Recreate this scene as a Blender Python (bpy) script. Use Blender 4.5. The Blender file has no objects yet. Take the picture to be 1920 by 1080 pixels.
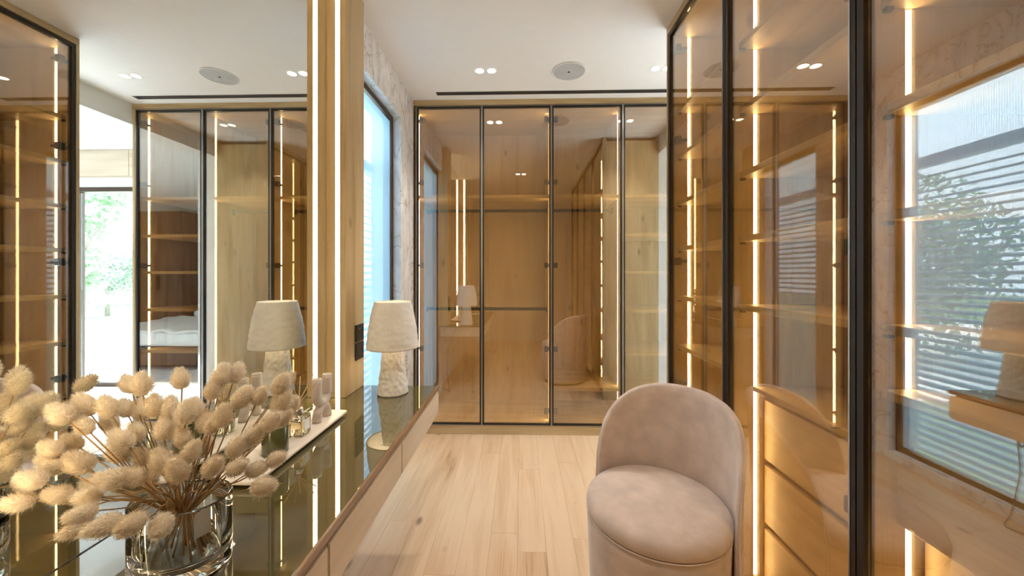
import bpy, bmesh, math, random
from mathutils import Vector, Matrix, noise

random.seed(11)
scn = bpy.context.scene
COL = scn.collection
PI = math.pi

# ------------------------------------------------------------------ camera
cam_d = bpy.data.cameras.new('camera')
cam = bpy.data.objects.new('camera', cam_d)
COL.objects.link(cam)
cam.location = (0, 0, 1.2948)
cam.rotation_euler = (math.radians(90), 0, math.radians(1.4908))
cam_d.sensor_width = 36.0
cam_d.lens = 683.44 / 1920 * 36
cam_d.shift_y = -(540 - 513.66) / 1920
cam_d.clip_start = 0.02
scn.camera = cam

# ------------------------------------------------------------------ world, sun, exposure
world = bpy.data.worlds.new('world')
scn.world = world
world.use_nodes = True
bg = world.node_tree.nodes['Background']
bg.inputs[0].default_value = (0.70, 0.85, 1.0, 1)
bg.inputs[1].default_value = 6.5
sun_d = bpy.data.lights.new('sun', 'SUN')
sun_d.energy = 16.0
sun_d.angle = math.radians(1.0)
sun_d.color = (1.0, 0.98, 0.96)
sun = bpy.data.objects.new('sun', sun_d)
COL.objects.link(sun)
sun.rotation_euler = (math.radians(-48), 0, math.radians(-4))
# light portals in the two real window openings (guide the sky light, emit nothing)
def portal(name, loc, rot, sx, sy):
    d = bpy.data.lights.new(name, 'AREA'); d.shape = 'RECTANGLE'; d.size = sx; d.size_y = sy
    d.cycles.is_portal = True
    o = bpy.data.objects.new(name, d); COL.objects.link(o); o.location = loc; o.rotation_euler = rot
portal('window_portal', (-1.12, 2.24, 1.25), (0, math.radians(-90), 0), 2.4, 0.8)
portal('bedroom_window_portal', (3.23, 4.2, 1.15), (math.radians(-90), 0, 0), 3.2, 2.3)

scn.view_settings.view_transform = 'Standard'
scn.view_settings.look = 'None'
scn.view_settings.gamma = 1.0
scn.view_settings.use_curve_mapping = False
scn.view_settings.exposure = 0.75
cy = scn.cycles
cy.max_bounces = 14
cy.diffuse_bounces = 6
cy.glossy_bounces = 8
cy.transmission_bounces = 10
cy.transparent_max_bounces = 40
cy.sample_clamp_indirect = 5.0
cy.blur_glossy = 0.5

# ------------------------------------------------------------------ materials
def new_mat(name):
    m = bpy.data.materials.new(name); m.use_nodes = True
    nt = m.node_tree
    return m, nt, nt.nodes, nt.links

def plain(name, col, rough=0.5, metal=0.0, spec=0.5, bump=0.0, bscale=200.0, var=0.06, sheen=0.0):
    m, nt, N, L = new_mat(name)
    b = N['Principled BSDF']
    b.inputs['Roughness'].default_value = rough
    b.inputs['Metallic'].default_value = metal
    b.inputs['Specular IOR Level'].default_value = spec
    if sheen:
        b.inputs['Sheen Weight'].default_value = sheen
        b.inputs['Sheen Roughness'].default_value = 0.4
    tc = N.new('ShaderNodeTexCoord')
    nz = N.new('ShaderNodeTexNoise'); nz.inputs['Scale'].default_value = 14; nz.inputs['Detail'].default_value = 4
    L.new(tc.outputs['Object'], nz.inputs['Vector'])
    r = N.new('ShaderNodeValToRGB')
    r.color_ramp.elements[0].position = 0.3; r.color_ramp.elements[1].position = 0.7
    r.color_ramp.elements[0].color = tuple(c * (1 - var) for c in col) + (1,)
    r.color_ramp.elements[1].color = tuple(min(1, c * (1 + var)) for c in col) + (1,)
    L.new(nz.outputs['Fac'], r.inputs['Fac']); L.new(r.outputs['Color'], b.inputs['Base Color'])
    if bump:
        n2 = N.new('ShaderNodeTexNoise'); n2.inputs['Scale'].default_value = bscale; n2.inputs['Detail'].default_value = 3
        L.new(tc.outputs['Object'], n2.inputs['Vector'])
        bp = N.new('ShaderNodeBump'); bp.inputs['Strength'].default_value = bump; bp.inputs['Distance'].default_value = 0.004
        L.new(n2.outputs['Fac'], bp.inputs['Height']); L.new(bp.outputs['Normal'], b.inputs['Normal'])
    return m

def wood(name, axis, dark, mid, light, rough=0.42, knots=False, per_obj=0.12, contrast=1.0):
    m, nt, N, L = new_mat(name)
    b = N['Principled BSDF']; b.inputs['Roughness'].default_value = rough
    b.inputs['Specular IOR Level'].default_value = 0.35
    tc = N.new('ShaderNodeTexCoord'); oi = N.new('ShaderNodeObjectInfo')
    off = N.new('ShaderNodeVectorMath'); off.operation = 'MULTIPLY_ADD'
    cmb = N.new('ShaderNodeCombineXYZ')
    for i in range(3): L.new(oi.outputs['Random'], cmb.inputs[i])
    off.inputs[1].default_value = (7.3, 9.1, 5.7)
    L.new(cmb.outputs[0], off.inputs[0]); L.new(tc.outputs['Object'], off.inputs[2])
    def mapped(along, across):
        mp = N.new('ShaderNodeMapping')
        mp.inputs['Scale'].default_value = tuple(along if a == axis else across for a in 'XYZ')
        L.new(off.outputs[0], mp.inputs['Vector']); return mp
    m1 = mapped(0.7, 7.0)
    n1 = N.new('ShaderNodeTexNoise'); n1.inputs['Scale'].default_value = 1.6; n1.inputs['Detail'].default_value = 5
    n1.inputs['Distortion'].default_value = 0.9
    L.new(m1.outputs[0], n1.inputs['Vector'])
    m2 = mapped(3.0, 130.0)
    n2 = N.new('ShaderNodeTexNoise'); n2.inputs['Scale'].default_value = 1.5; n2.inputs['Detail'].default_value = 4
    L.new(m2.outputs[0], n2.inputs['Vector'])
    mx = N.new('ShaderNodeMath'); mx.operation = 'MULTIPLY_ADD'; mx.inputs[1].default_value = 0.32 * contrast
    L.new(n2.outputs['Fac'], mx.inputs[0]); L.new(n1.outputs['Fac'], mx.inputs[2])
    ad = N.new('ShaderNodeMath'); ad.operation = 'MULTIPLY_ADD'; ad.inputs[1].default_value = per_obj
    L.new(oi.outputs['Random'], ad.inputs[0]); L.new(mx.outputs[0], ad.inputs[2])
    r = N.new('ShaderNodeValToRGB'); e = r.color_ramp.elements
    e[0].position = 0.42; e[0].color = dark + (1,)
    e[1].position = 0.92; e[1].color = light + (1,)
    k = e.new(0.64); k.color = mid + (1,)
    L.new(ad.outputs[0], r.inputs['Fac'])
    colour = r.outputs['Color']
    if knots:
        mk = mapped(2.2, 4.6)
        v = N.new('ShaderNodeTexVoronoi'); v.inputs['Scale'].default_value = 1.0
        L.new(mk.outputs[0], v.inputs['Vector'])
        kr = N.new('ShaderNodeValToRGB')
        kr.color_ramp.elements[0].position = 0.035; kr.color_ramp.elements[0].color = (1, 1, 1, 1)
        kr.color_ramp.elements[1].position = 0.10; kr.color_ramp.elements[1].color = (0, 0, 0, 1)
        L.new(v.outputs['Distance'], kr.inputs['Fac'])
        mixk = N.new('ShaderNodeMix'); mixk.data_type = 'RGBA'
        sc = N.new('ShaderNodeMath'); sc.operation = 'MULTIPLY'; sc.inputs[1].default_value = 0.7
        L.new(kr.outputs['Color'], sc.inputs[0]); L.new(sc.outputs[0], mixk.inputs['Factor'])
        L.new(colour, mixk.inputs['A']); mixk.inputs['B'].default_value = (dark[0] * .35, dark[1] * .3, dark[2] * .28, 1)
        colour = mixk.outputs['Result']
    L.new(colour, b.inputs['Base Color'])
    bp = N.new('ShaderNodeBump'); bp.inputs['Strength'].default_value = 0.12; bp.inputs['Distance'].default_value = 0.002
    L.new(n2.outputs['Fac'], bp.inputs['Height']); L.new(bp.outputs['Normal'], b.inputs['Normal'])
    return m

OAK = ((0.335, 0.228, 0.105), (0.49, 0.355, 0.185), (0.58, 0.44, 0.255))
oak_z = wood('oak_vertical', 'Z', *OAK, knots=True)
oak_x = wood('oak_across', 'X', *OAK)
oak_y = wood('oak_along', 'Y', *OAK)
PALE = ((0.52, 0.41, 0.29), (0.63, 0.515, 0.385), (0.70, 0.59, 0.46))
pale_y = wood('pale_oak_along', 'Y', *PALE, rough=0.5, contrast=0.7)
FLOOR = ((0.36, 0.205, 0.10), (0.62, 0.415, 0.255), (0.72, 0.525, 0.35))
floor_mat = wood('oak_plank', 'Y', *FLOOR, rough=0.38, knots=True, per_obj=0.26, contrast=1.35)
walnut = wood('nosing_wood', 'Y', (0.13, 0.065, 0.03), (0.20, 0.11, 0.052), (0.27, 0.155, 0.08), rough=0.35)

white = plain('white_plaster', (0.80, 0.79, 0.78), 0.9, var=0.01)
wall_white = plain('white_wall', (0.76, 0.75, 0.73), 0.9, var=0.015)
black_metal = plain('black_anodised', (0.020, 0.015, 0.012), 0.45, 0.2)
bronze = plain('dark_bronze_frame', (0.07, 0.045, 0.03), 0.4, 0.5)
steel = plain('satin_metal', (0.5, 0.48, 0.46), 0.3, 1.0)
slot_black = plain('slot_black', (0.025, 0.022, 0.024), 0.6)
grey_grille = plain('speaker_grille', (0.50, 0.52, 0.54), 0.7, bump=0.5, bscale=900)
velvet = plain('velvet', (0.57, 0.46, 0.40), 0.85, bump=0.15, bscale=60, var=0.13, sheen=0.5)
plaster = plain('paper_mache', (0.72, 0.69, 0.64), 0.9, bump=0.5, bscale=55, var=0.05)
ceramic = plain('ceramic_taupe', (0.56, 0.48, 0.41), 0.55, bump=0.08, bscale=150)
tray_mat = plain('tray_travertine', (0.74, 0.66, 0.58), 0.5, var=0.04)
black_plastic = plain('black_plastic', (0.02, 0.018, 0.017), 0.4)
straw = plain('dried_stem', (0.30, 0.175, 0.07), 0.7, var=0.25)
reed_mat = plain('reed', (0.55, 0.36, 0.17), 0.7)
paper = plain('white_paper', (0.85, 0.85, 0.86), 0.8)
cord_mat = plain('cord', (0.12, 0.10, 0.09), 0.6)
slat_mat = plain('blind_slat', (0.62, 0.67, 0.74), 0.45, 0.2)
paving = plain('pale_paving', (0.75, 0.73, 0.70), 0.9)
grass_mat = plain('lawn', (0.14, 0.24, 0.08), 0.95, var=0.3)
bark = plain('bark', (0.22, 0.17, 0.13), 0.9, var=0.3)
fence_mat = plain('fence_timber', (0.42, 0.33, 0.29), 0.9)

def marble_mat():
    m, nt, N, L = new_mat('marble')
    b = N['Principled BSDF']; b.inputs['Roughness'].default_value = 0.25
    tc = N.new('ShaderNodeTexCoord')
    mp = N.new('ShaderNodeMapping'); mp.inputs['Rotation'].default_value = (0.6, 0.2, 0.3); mp.inputs['Scale'].default_value = (3, 2.2, 1.4)
    L.new(tc.outputs['Object'], mp.inputs['Vector'])
    n = N.new('ShaderNodeTexNoise'); n.inputs['Scale'].default_value = 1.7; n.inputs['Detail'].default_value = 7; n.inputs['Distortion'].default_value = 2.6
    L.new(mp.outputs[0], n.inputs['Vector'])
    r = N.new('ShaderNodeValToRGB'); e = r.color_ramp.elements
    e[0].position = 0.44; e[0].color = (0.84, 0.84, 0.85, 1)
    e[1].position = 0.56; e[1].color = (0.86, 0.86, 0.87, 1)
    for p, c in ((0.490, (0.80, 0.79, 0.79)), (0.50, (0.32, 0.27, 0.24)), (0.508, (0.74, 0.72, 0.71))):
        k = e.new(p); k.color = c + (1,)
    L.new(n.outputs['Fac'], r.inputs['Fac'])
    n2 = N.new('ShaderNodeTexNoise'); n2.inputs['Scale'].default_value = 2.6; n2.inputs['Detail'].default_value = 4; n2.inputs['Distortion'].default_value = 1.2
    L.new(mp.outputs[0], n2.inputs['Vector'])
    r2 = N.new('ShaderNodeValToRGB'); r2.color_ramp.elements[0].position = 0.42; r2.color_ramp.elements[1].position = 0.68
    r2.color_ramp.elements[0].color = (0.74, 0.73, 0.74, 1); r2.color_ramp.elements[1].color = (1, 1, 1, 1)
    L.new(n2.outputs['Fac'], r2.inputs['Fac'])
    mx = N.new('ShaderNodeMix'); mx.data_type = 'RGBA'; mx.blend_type = 'MULTIPLY'; mx.inputs['Factor'].default_value = 0.8
    L.new(r.outputs['Color'], mx.inputs['A']); L.new(r2.outputs['Color'], mx.inputs['B'])
    L.new(mx.outputs['Result'], b.inputs['Base Color'])
    return m
marble = marble_mat()

def thin_glass(name, tint, ior, rough=0.0, refl=(1, 1, 1)):
    m, nt, N, L = new_mat(name)
    N.remove(N['Principled BSDF']); out = N['Material Output']
    t = N.new('ShaderNodeBsdfTransparent'); t.inputs[0].default_value = tint + (1,)
    g = N.new('ShaderNodeBsdfGlossy'); g.inputs['Roughness'].default_value = rough; g.inputs['Color'].default_value = refl + (1,)
    geo = N.new('ShaderNodeNewGeometry')
    fr = N.new('ShaderNodeFresnel')
    # thin sheet: same reflectance from either side
    mi = N.new('ShaderNodeMath'); mi.operation = 'MULTIPLY_ADD'
    mi.inputs[1].default_value = 1.0 / ior - ior; mi.inputs[2].default_value = ior
    L.new(geo.outputs['Backfacing'], mi.inputs[0]); 
    # Cycles inverts the ior on back faces itself, so feed the inverse there
    L.new(mi.outputs[0], fr.inputs['IOR'])
    mix = N.new('ShaderNodeMixShader')
    L.new(fr.outputs[0], mix.inputs[0]); L.new(t.outputs[0], mix.inputs[1]); L.new(g.outputs[0], mix.inputs[2])
    L.new(mix.outputs[0], out.inputs['Surface'])
    return m
door_glass = thin_glass('bronze_glass', (0.91, 0.84, 0.70), 2.6)
window_glass = thin_glass('clear_window_glass', (0.93, 0.97, 0.98), 1.6)

def mirror_mat():
    m, nt, N, L = new_mat('mirror_silver')
    N.remove(N['Principled BSDF']); out = N['Material Output']
    g = N.new('ShaderNodeBsdfGlossy'); g.inputs['Roughness'].default_value = 0.0; g.inputs['Color'].default_value = (0.88, 0.91, 0.90, 1)
    L.new(g.outputs[0], out.inputs['Surface']); return m
mirror_silver = mirror_mat()

def glass_bsdf(name, col, rough=0.0):
    m, nt, N, L = new_mat(name)
    b = N['Principled BSDF']; b.inputs['Base Color'].default_value = col + (1,)
    b.inputs['Transmission Weight'].default_value = 1.0; b.inputs['Roughness'].default_value = rough; b.inputs['IOR'].default_value = 1.46
    return m
vase_glass = glass_bsdf('clear_glass', (0.97, 0.985, 0.98))
amber_oil = glass_bsdf('diffuser_oil', (0.95, 0.82, 0.55))
green_glass = plain('olive_glass', (0.085, 0.085, 0.03), 0.08, spec=0.6)

def top_glass():
    m, nt, N, L = new_mat('smoked_top_glass')
    b = N['Principled BSDF']; b.inputs['Roughness'].default_value = 0.015
    b.inputs['Specular IOR Level'].default_value = 1.0; b.inputs['IOR'].default_value = 1.9
    tc = N.new('ShaderNodeTexCoord'); n = N.new('ShaderNodeTexNoise'); n.inputs['Scale'].default_value = 6
    mp = N.new('ShaderNodeMapping'); mp.inputs['Scale'].default_value = (1, 3, 1)
    L.new(tc.outputs['Object'], mp.inputs['Vector']); L.new(mp.outputs[0], n.inputs['Vector'])
    r = N.new('ShaderNodeValToRGB')
    r.color_ramp.elements[0].color = (0.085, 0.070, 0.026, 1); r.color_ramp.elements[1].color = (0.115, 0.096, 0.042, 1)
    L.new(n.outputs['Fac'], r.inputs['Fac']); L.new(r.outputs['Color'], b.inputs['Base Color'])
    return m
smoked_top = top_glass()

def emit(name, col, strength):
    m, nt, N, L = new_mat(name)
    N.remove(N['Principled BSDF']); out = N['Material Output']
    e = N.new('ShaderNodeEmission'); e.inputs[0].default_value = col + (1,); e.inputs[1].default_value = strength
    L.new(e.outputs[0], out.inputs['Surface']); return m
LED_COL = (1.0, 0.78, 0.46)
led_mat = emit('led_light', LED_COL, 22.0)
down_mat = emit('downlight_lens', (1.0, 0.93, 0.82), 14.0)
bulb_mat = emit('bulb_light', (1.0, 0.78, 0.48), 14.0)

def sheer_mat():
    m, nt, N, L = new_mat('sheer_screen')
    N.remove(N['Principled BSDF']); out = N['Material Output']
    t = N.new('ShaderNodeBsdfTransparent')
    tl = N.new('ShaderNodeBsdfTranslucent'); tl.inputs[0].default_value = (0.27, 0.40, 0.53, 1)
    df = N.new('ShaderNodeBsdfDiffuse'); df.inputs[0].default_value = (0.38, 0.48, 0.56, 1)
    a = N.new('ShaderNodeMixShader'); a.inputs[0].default_value = 0.4
    L.new(tl.outputs[0], a.inputs[1]); L.new(df.outputs[0], a.inputs[2])
    tc = N.new('ShaderNodeTexCoord'); w = N.new('ShaderNodeTexWave'); w.bands_direction = 'Y'
    w.inputs['Scale'].default_value = 28; w.inputs['Distortion'].default_value = 0.4
    L.new(tc.outputs['Object'], w.inputs['Vector'])
    r = N.new('ShaderNodeMapRange'); r.inputs['To Min'].default_value = 0.66; r.inputs['To Max'].default_value = 0.84
    L.new(w.outputs['Fac'], r.inputs['Value'])
    mix = N.new('ShaderNodeMixShader')
    L.new(r.outputs[0], mix.inputs[0]); L.new(t.outputs[0], mix.inputs[1]); L.new(a.outputs[0], mix.inputs[2])
    L.new(mix.outputs[0], out.inputs['Surface']); return m
sheer = sheer_mat()

def fluff_mat():
    m, nt, N, L = new_mat('bunny_tail_fluff')
    N.remove(N['Principled BSDF']); out = N['Material Output']
    oi = N.new('ShaderNodeObjectInfo'); r = N.new('ShaderNodeValToRGB')
    r.color_ramp.elements[0].color = (0.80, 0.71, 0.57, 1); r.color_ramp.elements[1].color = (0.92, 0.87, 0.78, 1)
    L.new(oi.outputs['Random'], r.inputs['Fac'])
    d = N.new('ShaderNodeBsdfDiffuse'); t = N.new('ShaderNodeBsdfTranslucent')
    L.new(r.outputs['Color'], d.inputs[0]); L.new(r.outputs['Color'], t.inputs[0])
    mix = N.new('ShaderNodeMixShader'); mix.inputs[0].default_value = 0.35
    L.new(d.outputs[0], mix.inputs[1]); L.new(t.outputs[0], mix.inputs[2]); L.new(mix.outputs[0], out.inputs['Surface']); return m
fluff = fluff_mat()
def leaf_mat(name, c0, c1):
    m, nt, N, L = new_mat(name)
    N.remove(N['Principled BSDF']); out = N['Material Output']
    tc = N.new('ShaderNodeTexCoord'); n = N.new('ShaderNodeTexNoise'); n.inputs['Scale'].default_value = 3
    L.new(tc.outputs['Object'], n.inputs['Vector'])
    r = N.new('ShaderNodeValToRGB'); r.color_ramp.elements[0].position = .35; r.color_ramp.elements[1].position = .65
    r.color_ramp.elements[0].color = c0 + (1,); r.color_ramp.elements[1].color = c1 + (1,)
    L.new(n.outputs['Fac'], r.inputs['Fac'])
    d = N.new('ShaderNodeBsdfDiffuse'); t = N.new('ShaderNodeBsdfTranslucent')
    L.new(r.outputs['Color'], d.inputs[0]); L.new(r.outputs['Color'], t.inputs[0])
    mix = N.new('ShaderNodeMixShader'); mix.inputs[0].default_value = 0.4
    L.new(d.outputs[0], mix.inputs[1]); L.new(t.outputs[0], mix.inputs[2]); L.new(mix.outputs[0], out.inputs['Surface']); return m
leaf_a = leaf_mat('leaf_green', (0.16, 0.26, 0.12), (0.34, 0.46, 0.27))
leaf_b = leaf_mat('leaf_olive', (0.22, 0.28, 0.20), (0.42, 0.48, 0.38))

# ------------------------------------------------------------------ mesh helpers
def finish(name, bm, mat, parent=None, smooth=False):
    me = bpy.data.meshes.new(name)
    bm.normal_update(); bm.to_mesh(me); bm.free()
    me.materials.append(mat)
    if smooth:
        for p in me.polygons: p.use_smooth = True
    return link(name, me, parent)

def link(name, me, parent=None):
    o = bpy.data.objects.new(name, me); COL.objects.link(o)
    if parent is not None: attach(o, parent)
    return o

def wloc(o):
    v = Vector(o.location); p = o.parent
    if p is not None and o.type != 'EMPTY': return Vector((0, 0, 0))
    return v

def attach(o, parent):
    o.parent = parent
    # roots are Empties that are only translated; meshes carry world coordinates
    root = parent
    loc = Vector(root.location) if root.type == 'EMPTY' else Vector((0, 0, 0))
    o.matrix_parent_inverse = Matrix.Translation(-loc)

def add_box(bm, x0, x1, y0, y1, z0, z1, bevel=0.0, seg=1):
    vs = [bm.verts.new((x, y, z)) for z in (z0, z1) for y in (y0, y1) for x in (x0, x1)]
    q = [(0, 2, 3, 1), (4, 5, 7, 6), (0, 1, 5, 4), (2, 6, 7, 3), (0, 4, 6, 2), (1, 3, 7, 5)]
    fs = [bm.faces.new([vs[i] for i in f]) for f in q]
    if bevel:
        es = list({e for f in fs for e in f.edges})
        bmesh.ops.bevel(bm, geom=es, offset=bevel, segments=seg, affect='EDGES', profile=0.5)

def box(name, x0, x1, y0, y1, z0, z1, mat, parent=None, bevel=0.0, seg=1):
    bm = bmesh.new(); add_box(bm, x0, x1, y0, y1, z0, z1, bevel, seg)
    return finish(name, bm, mat, parent)

def frame_yz(bm, x0, x1, y0, y1, z0, z1, w):   # rectangular frame in a plane of constant x
    add_box(bm, x0, x1, y0, y0 + w, z0, z1); add_box(bm, x0, x1, y1 - w, y1, z0, z1)
    add_box(bm, x0, x1, y0 + w, y1 - w, z0, z0 + w); add_box(bm, x0, x1, y0 + w, y1 - w, z1 - w, z1)
def frame_xz(bm, y0, y1, x0, x1, z0, z1, w):
    add_box(bm, x0, x0 + w, y0, y1, z0, z1); add_box(bm, x1 - w, x1, y0, y1, z0, z1)
    add_box(bm, x0 + w, x1 - w, y0, y1, z0, z0 + w); add_box(bm, x0 + w, x1 - w, y0, y1, z1 - w, z1)

def add_lathe(bm, cx, cy_, prof, n=40, wob=None, cap_bottom=False, cap_top=False):
    rings = []
    for (r, z) in prof:
        ring = []
        for i in range(n):
            a = 2 * PI * i / n
            rr = r
            if wob: rr = r + wob(a, z)
            ring.append(bm.verts.new((cx + rr * math.cos(a), cy_ + rr * math.sin(a), z)))
        rings.append(ring)
    for a, b in zip(rings, rings[1:]):
        for i in range(n):
            bm.faces.new((a[i], a[(i + 1) % n], b[(i + 1) % n], b[i]))
    if cap_bottom: bm.faces.new(list(reversed(rings[0])))
    if cap_top: bm.faces.new(rings[-1])
    return rings

def add_tube(bm, pts, r, n=6, r1=None):
    pts = [Vector(p) for p in pts]; rings = []
    up = Vector((0.13, 0.31, 0.94)).normalized()
    for i, p in enumerate(pts):
        d = (pts[min(i + 1, len(pts) - 1)] - pts[max(i - 1, 0)]).normalized()
        u = d.cross(up)
        if u.length < 1e-3: u = d.cross(Vector((1, 0, 0)))
        u.normalize(); v = d.cross(u)
        rad = r if r1 is None else r + (r1 - r) * i / (len(pts) - 1)
        rings.append([bm.verts.new(p + rad * (math.cos(2 * PI * k / n) * u + math.sin(2 * PI * k / n) * v)) for k in range(n)])
    for a, b in zip(rings, rings[1:]):
        for k in range(n):
            bm.faces.new((a[k], a[(k + 1) % n], b[(k + 1) % n], b[k]))
    bm.faces.new(list(reversed(rings[0]))); bm.faces.new(rings[-1])

def thing(name, label, cat, loc, group=None):
    o = bpy.data.objects.new(name, None); COL.objects.link(o)
    o.empty_display_size = 0.1; o.location = loc
    o['label'] = label; o['category'] = cat
    if group: o['group'] = group
    return o
def tag(o, label, cat, group=None):
    o['label'] = label; o['category'] = cat
    if group: o['group'] = group
    return o
def struct(o, label=None):
    o['kind'] = 'structure'
    if label: o['label'] = label
    return o

H = 2.70
XR, YE, YB = 0.847, 2.118, 2.94       # right wardrobe front, its far end, back wardrobe front
XL, XM = -0.876, -0.908               # marble face, mirror face
X0, XE = -0.876, 1.398                # back wardrobe extent
DW = 0.587                            # right door width
YD = 1.87                             # far end of the vanity

# ------------------------------------------------------------------ floor
fl = struct(box('floor', -1.10, 5.7, -1.2, 4.03, -0.12, -0.016, floor_mat), 'light oak plank floor of the dressing room')
w = 0.135
row = 0
x = -0.018 - w * 7
plank_meshes = {}
while x < 1.60:
    y = -1.15 - random.uniform(0.0, 0.9)
    while y < 2.96:
        ln = random.choice((0.72, 0.9, 1.1, 1.35, 1.6))
        ya, yb = max(y, -1.15), min(y + ln, 2.99)
        if yb - ya > 0.05:
            bm = bmesh.new(); add_box(bm, x + 0.0003, x + w - 0.0003, ya + 0.0003, yb - 0.0003, -0.0155, random.uniform(-0.0003, 0.0), 0.0005)
            finish('plank', bm, floor_mat, fl)
        y += ln
    x += w
box('bedroom_carpet', 1.615, 5.6, -1.15, 4.0, -0.0155, -0.001, plain('pale_carpet', (0.66, 0.66, 0.67), 0.95, bump=0.4, bscale=300), fl)

# ------------------------------------------------------------------ ceiling and walls
struct(box('ceiling', -1.2, 5.8, -1.3, 4.25, H, H + 0.2, white), 'white plaster ceiling with spotlights and a slot vent')
bm = bmesh.new()
add_box(bm, -1.10, -0.925, -1.2, 1.80, -0.12, H)
add_box(bm, -1.10, -0.932, 1.80, 2.64, 2.45, H)
add_box(bm, -1.10, -0.932, 2.64, 3.62, -0.12, H)
add_box(bm, -1.10, -0.932, 1.80, 2.64, -0.12, 0.03)
struct(finish('wall_left', bm, wall_white), 'wall behind the mirror and window')
bm = bmesh.new()
add_box(bm, 1.402, 1.60, -1.2, YE + 0.002, -0.12, H)
add_box(bm, 1.402, 1.60, YE + 0.002, 3.40, 2.53, H)
add_box(bm, 1.402, 1.60, 3.40, 4.03, -0.12, H)
struct(finish('wall_right', bm, wall_white), 'white wall with an open doorway into the bright bedroom')
struct(box('wall_back', -0.93, 1.40, 3.56, 3.62, -0.12, H, wall_white))
struct(box('wall_front', -1.10, 5.7, -1.3, -1.2, -0.12, H, wall_white))
struct(box('wall_bedroom_side', 5.6, 5.7, -1.2, 4.03, -0.12, H, wall_white))
bm = bmesh.new()
add_box(bm, 1.60, 5.7, 4.03, 4.18, 2.29, H)
add_box(bm, 4.85, 5.7, 4.03, 4.18, -0.12, 2.29)
struct(finish('wall_bedroom_window', bm, wall_white))
# oak valance over the bedroom window
tr = struct(finish('trim_1', (lambda b: (add_box(b, 1.62, 5.58, 4.005, 4.028, 2.40, 2.698), b)[1])(bmesh.new()), oak_x), 'pale wood valance above the bedroom window')
for i in range(4):
    box('panel', 1.63 + i * 0.98, 2.605 + i * 0.98, 3.99, 4.004, 2.402, 2.696, wood('valance_oak', 'X', *PALE) if i == 0 else bpy.data.materials['valance_oak'], tr, 0.001)

# marble window surround
mb = bmesh.new()
add_box(mb, -0.931, XL, YD + 0.006, YB - 0.002, 2.44, H - 0.001)
add_box(mb, -0.931, XL, 2.63, YB - 0.002, 0.0, 2.44)
add_box(mb, -0.931, XL, YD + 0.006, 2.63, 0.0, 0.055)
struct(finish('trim_2', mb, marble), 'grey veined white marble surround of the tall window')

# tall window beside the vanity
bm = bmesh.new(); frame_yz(bm, -0.995, -0.935, 1.81, 2.63, 0.056, 2.438, 0.035)
win = struct(finish('window_1', bm, bronze), 'tall dark framed window with a pale blue sheer screen')
box('pane', -0.968, -0.962, 1.846, 2.594, 0.092, 2.402, window_glass, win)
bm = bmesh.new()
vs = [bm.verts.new(p) for p in ((-0.945, 1.85, 0.10), (-0.945, 2.59, 0.10), (-0.945, 2.59, 2.39), (-0.945, 1.85, 2.39))]
bm.faces.new(vs); finish('sheer_screen', bm, sheer, win)

# exterior blind outside that window
bl = thing('venetian_blind', 'pale metal slatted blind hanging outside the tall left window', 'blind', (-1.16, 2.3, 0.0))
bm = bmesh.new(); add_box(bm, -0.03, 0.03, -0.0012, 0.0012, -0.5, 0.5)
sm = bpy.data.meshes.new('slat')
b2 = bmesh.new()
prof = [(-0.026, -0.006), (-0.012, 0.001), (0.0, 0.003), (0.012, 0.001), (0.026, -0.006)]
top = [[b2.verts.new((px, yy, pz + 0.0012)) for px, pz in prof] for yy in (-0.75, 0.75)]
bot = [[b2.verts.new((px, yy, pz)) for px, pz in prof] for yy in (-0.75, 0.75)]
for i in range(4):
    b2.faces.new((top[0][i], top[0][i + 1], top[1][i + 1], top[1][i]))
    b2.faces.new((bot[0][i + 1], bot[0][i], bot[1][i], bot[1][i + 1]))
for k in (0, 1): b2.faces.new(top[k] + list(reversed(bot[k])))
for i in (0, 4): b2.faces.new((top[0][i], top[1][i], bot[1][i], bot[0][i]))
bmesh.ops.recalc_face_normals(b2, faces=b2.faces)
b2.to_mesh(sm); b2.free(); bm.free(); sm.materials.append(slat_mat)
for i in range(38):
    o = bpy.data.objects.new('slat', sm); COL.objects.link(o); o.parent = bl
    o.location = (0, 0.1, 0.06 + 0.052 * i); o.rotation_euler = (0, math.radians(24), 0)
box('head_rail', -1.20, -1.12, 1.65, 3.15, 2.05, 2.12, slat_mat, bl, 0.004)
for yy in (1.95, 2.75):
    box('guide_cord', -1.162, -1.158, yy, yy + 0.004, 0.0, 2.05, slat_mat, bl)

# bedroom window frame
bm = bmesh.new(); frame_xz(bm, 4.05, 4.12, 1.602, 4.85, 0.0, 2.289, 0.05)
add_box(bm, 3.27, 3.33, 4.05, 4.12, 0.05, 2.24)
w2 = struct(finish('window_2', bm, bronze), 'floor to ceiling bedroom window looking onto trees')
box('pane', 1.653, 3.269, 4.08, 4.09, 0.051, 2.238, window_glass, w2)
box('pane', 3.331, 4.799, 4.08, 4.09, 0.051, 2.238, window_glass, w2)

# ------------------------------------------------------------------ outdoors
struct(box('ground', -30, 40, 11.0, 60, -0.35, -0.12, grass_mat), 'lawn behind the paving')
struct(box('terrace_paving', -30, 40, 4.19, 10.99, -0.35, -0.12, paving), 'bright pale paving outside the bedroom window')
struct(box('garden_lawn', -30, -1.2, -20, 4.18, -0.35, -0.12, grass_mat), 'garden outside the tall window')

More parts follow.
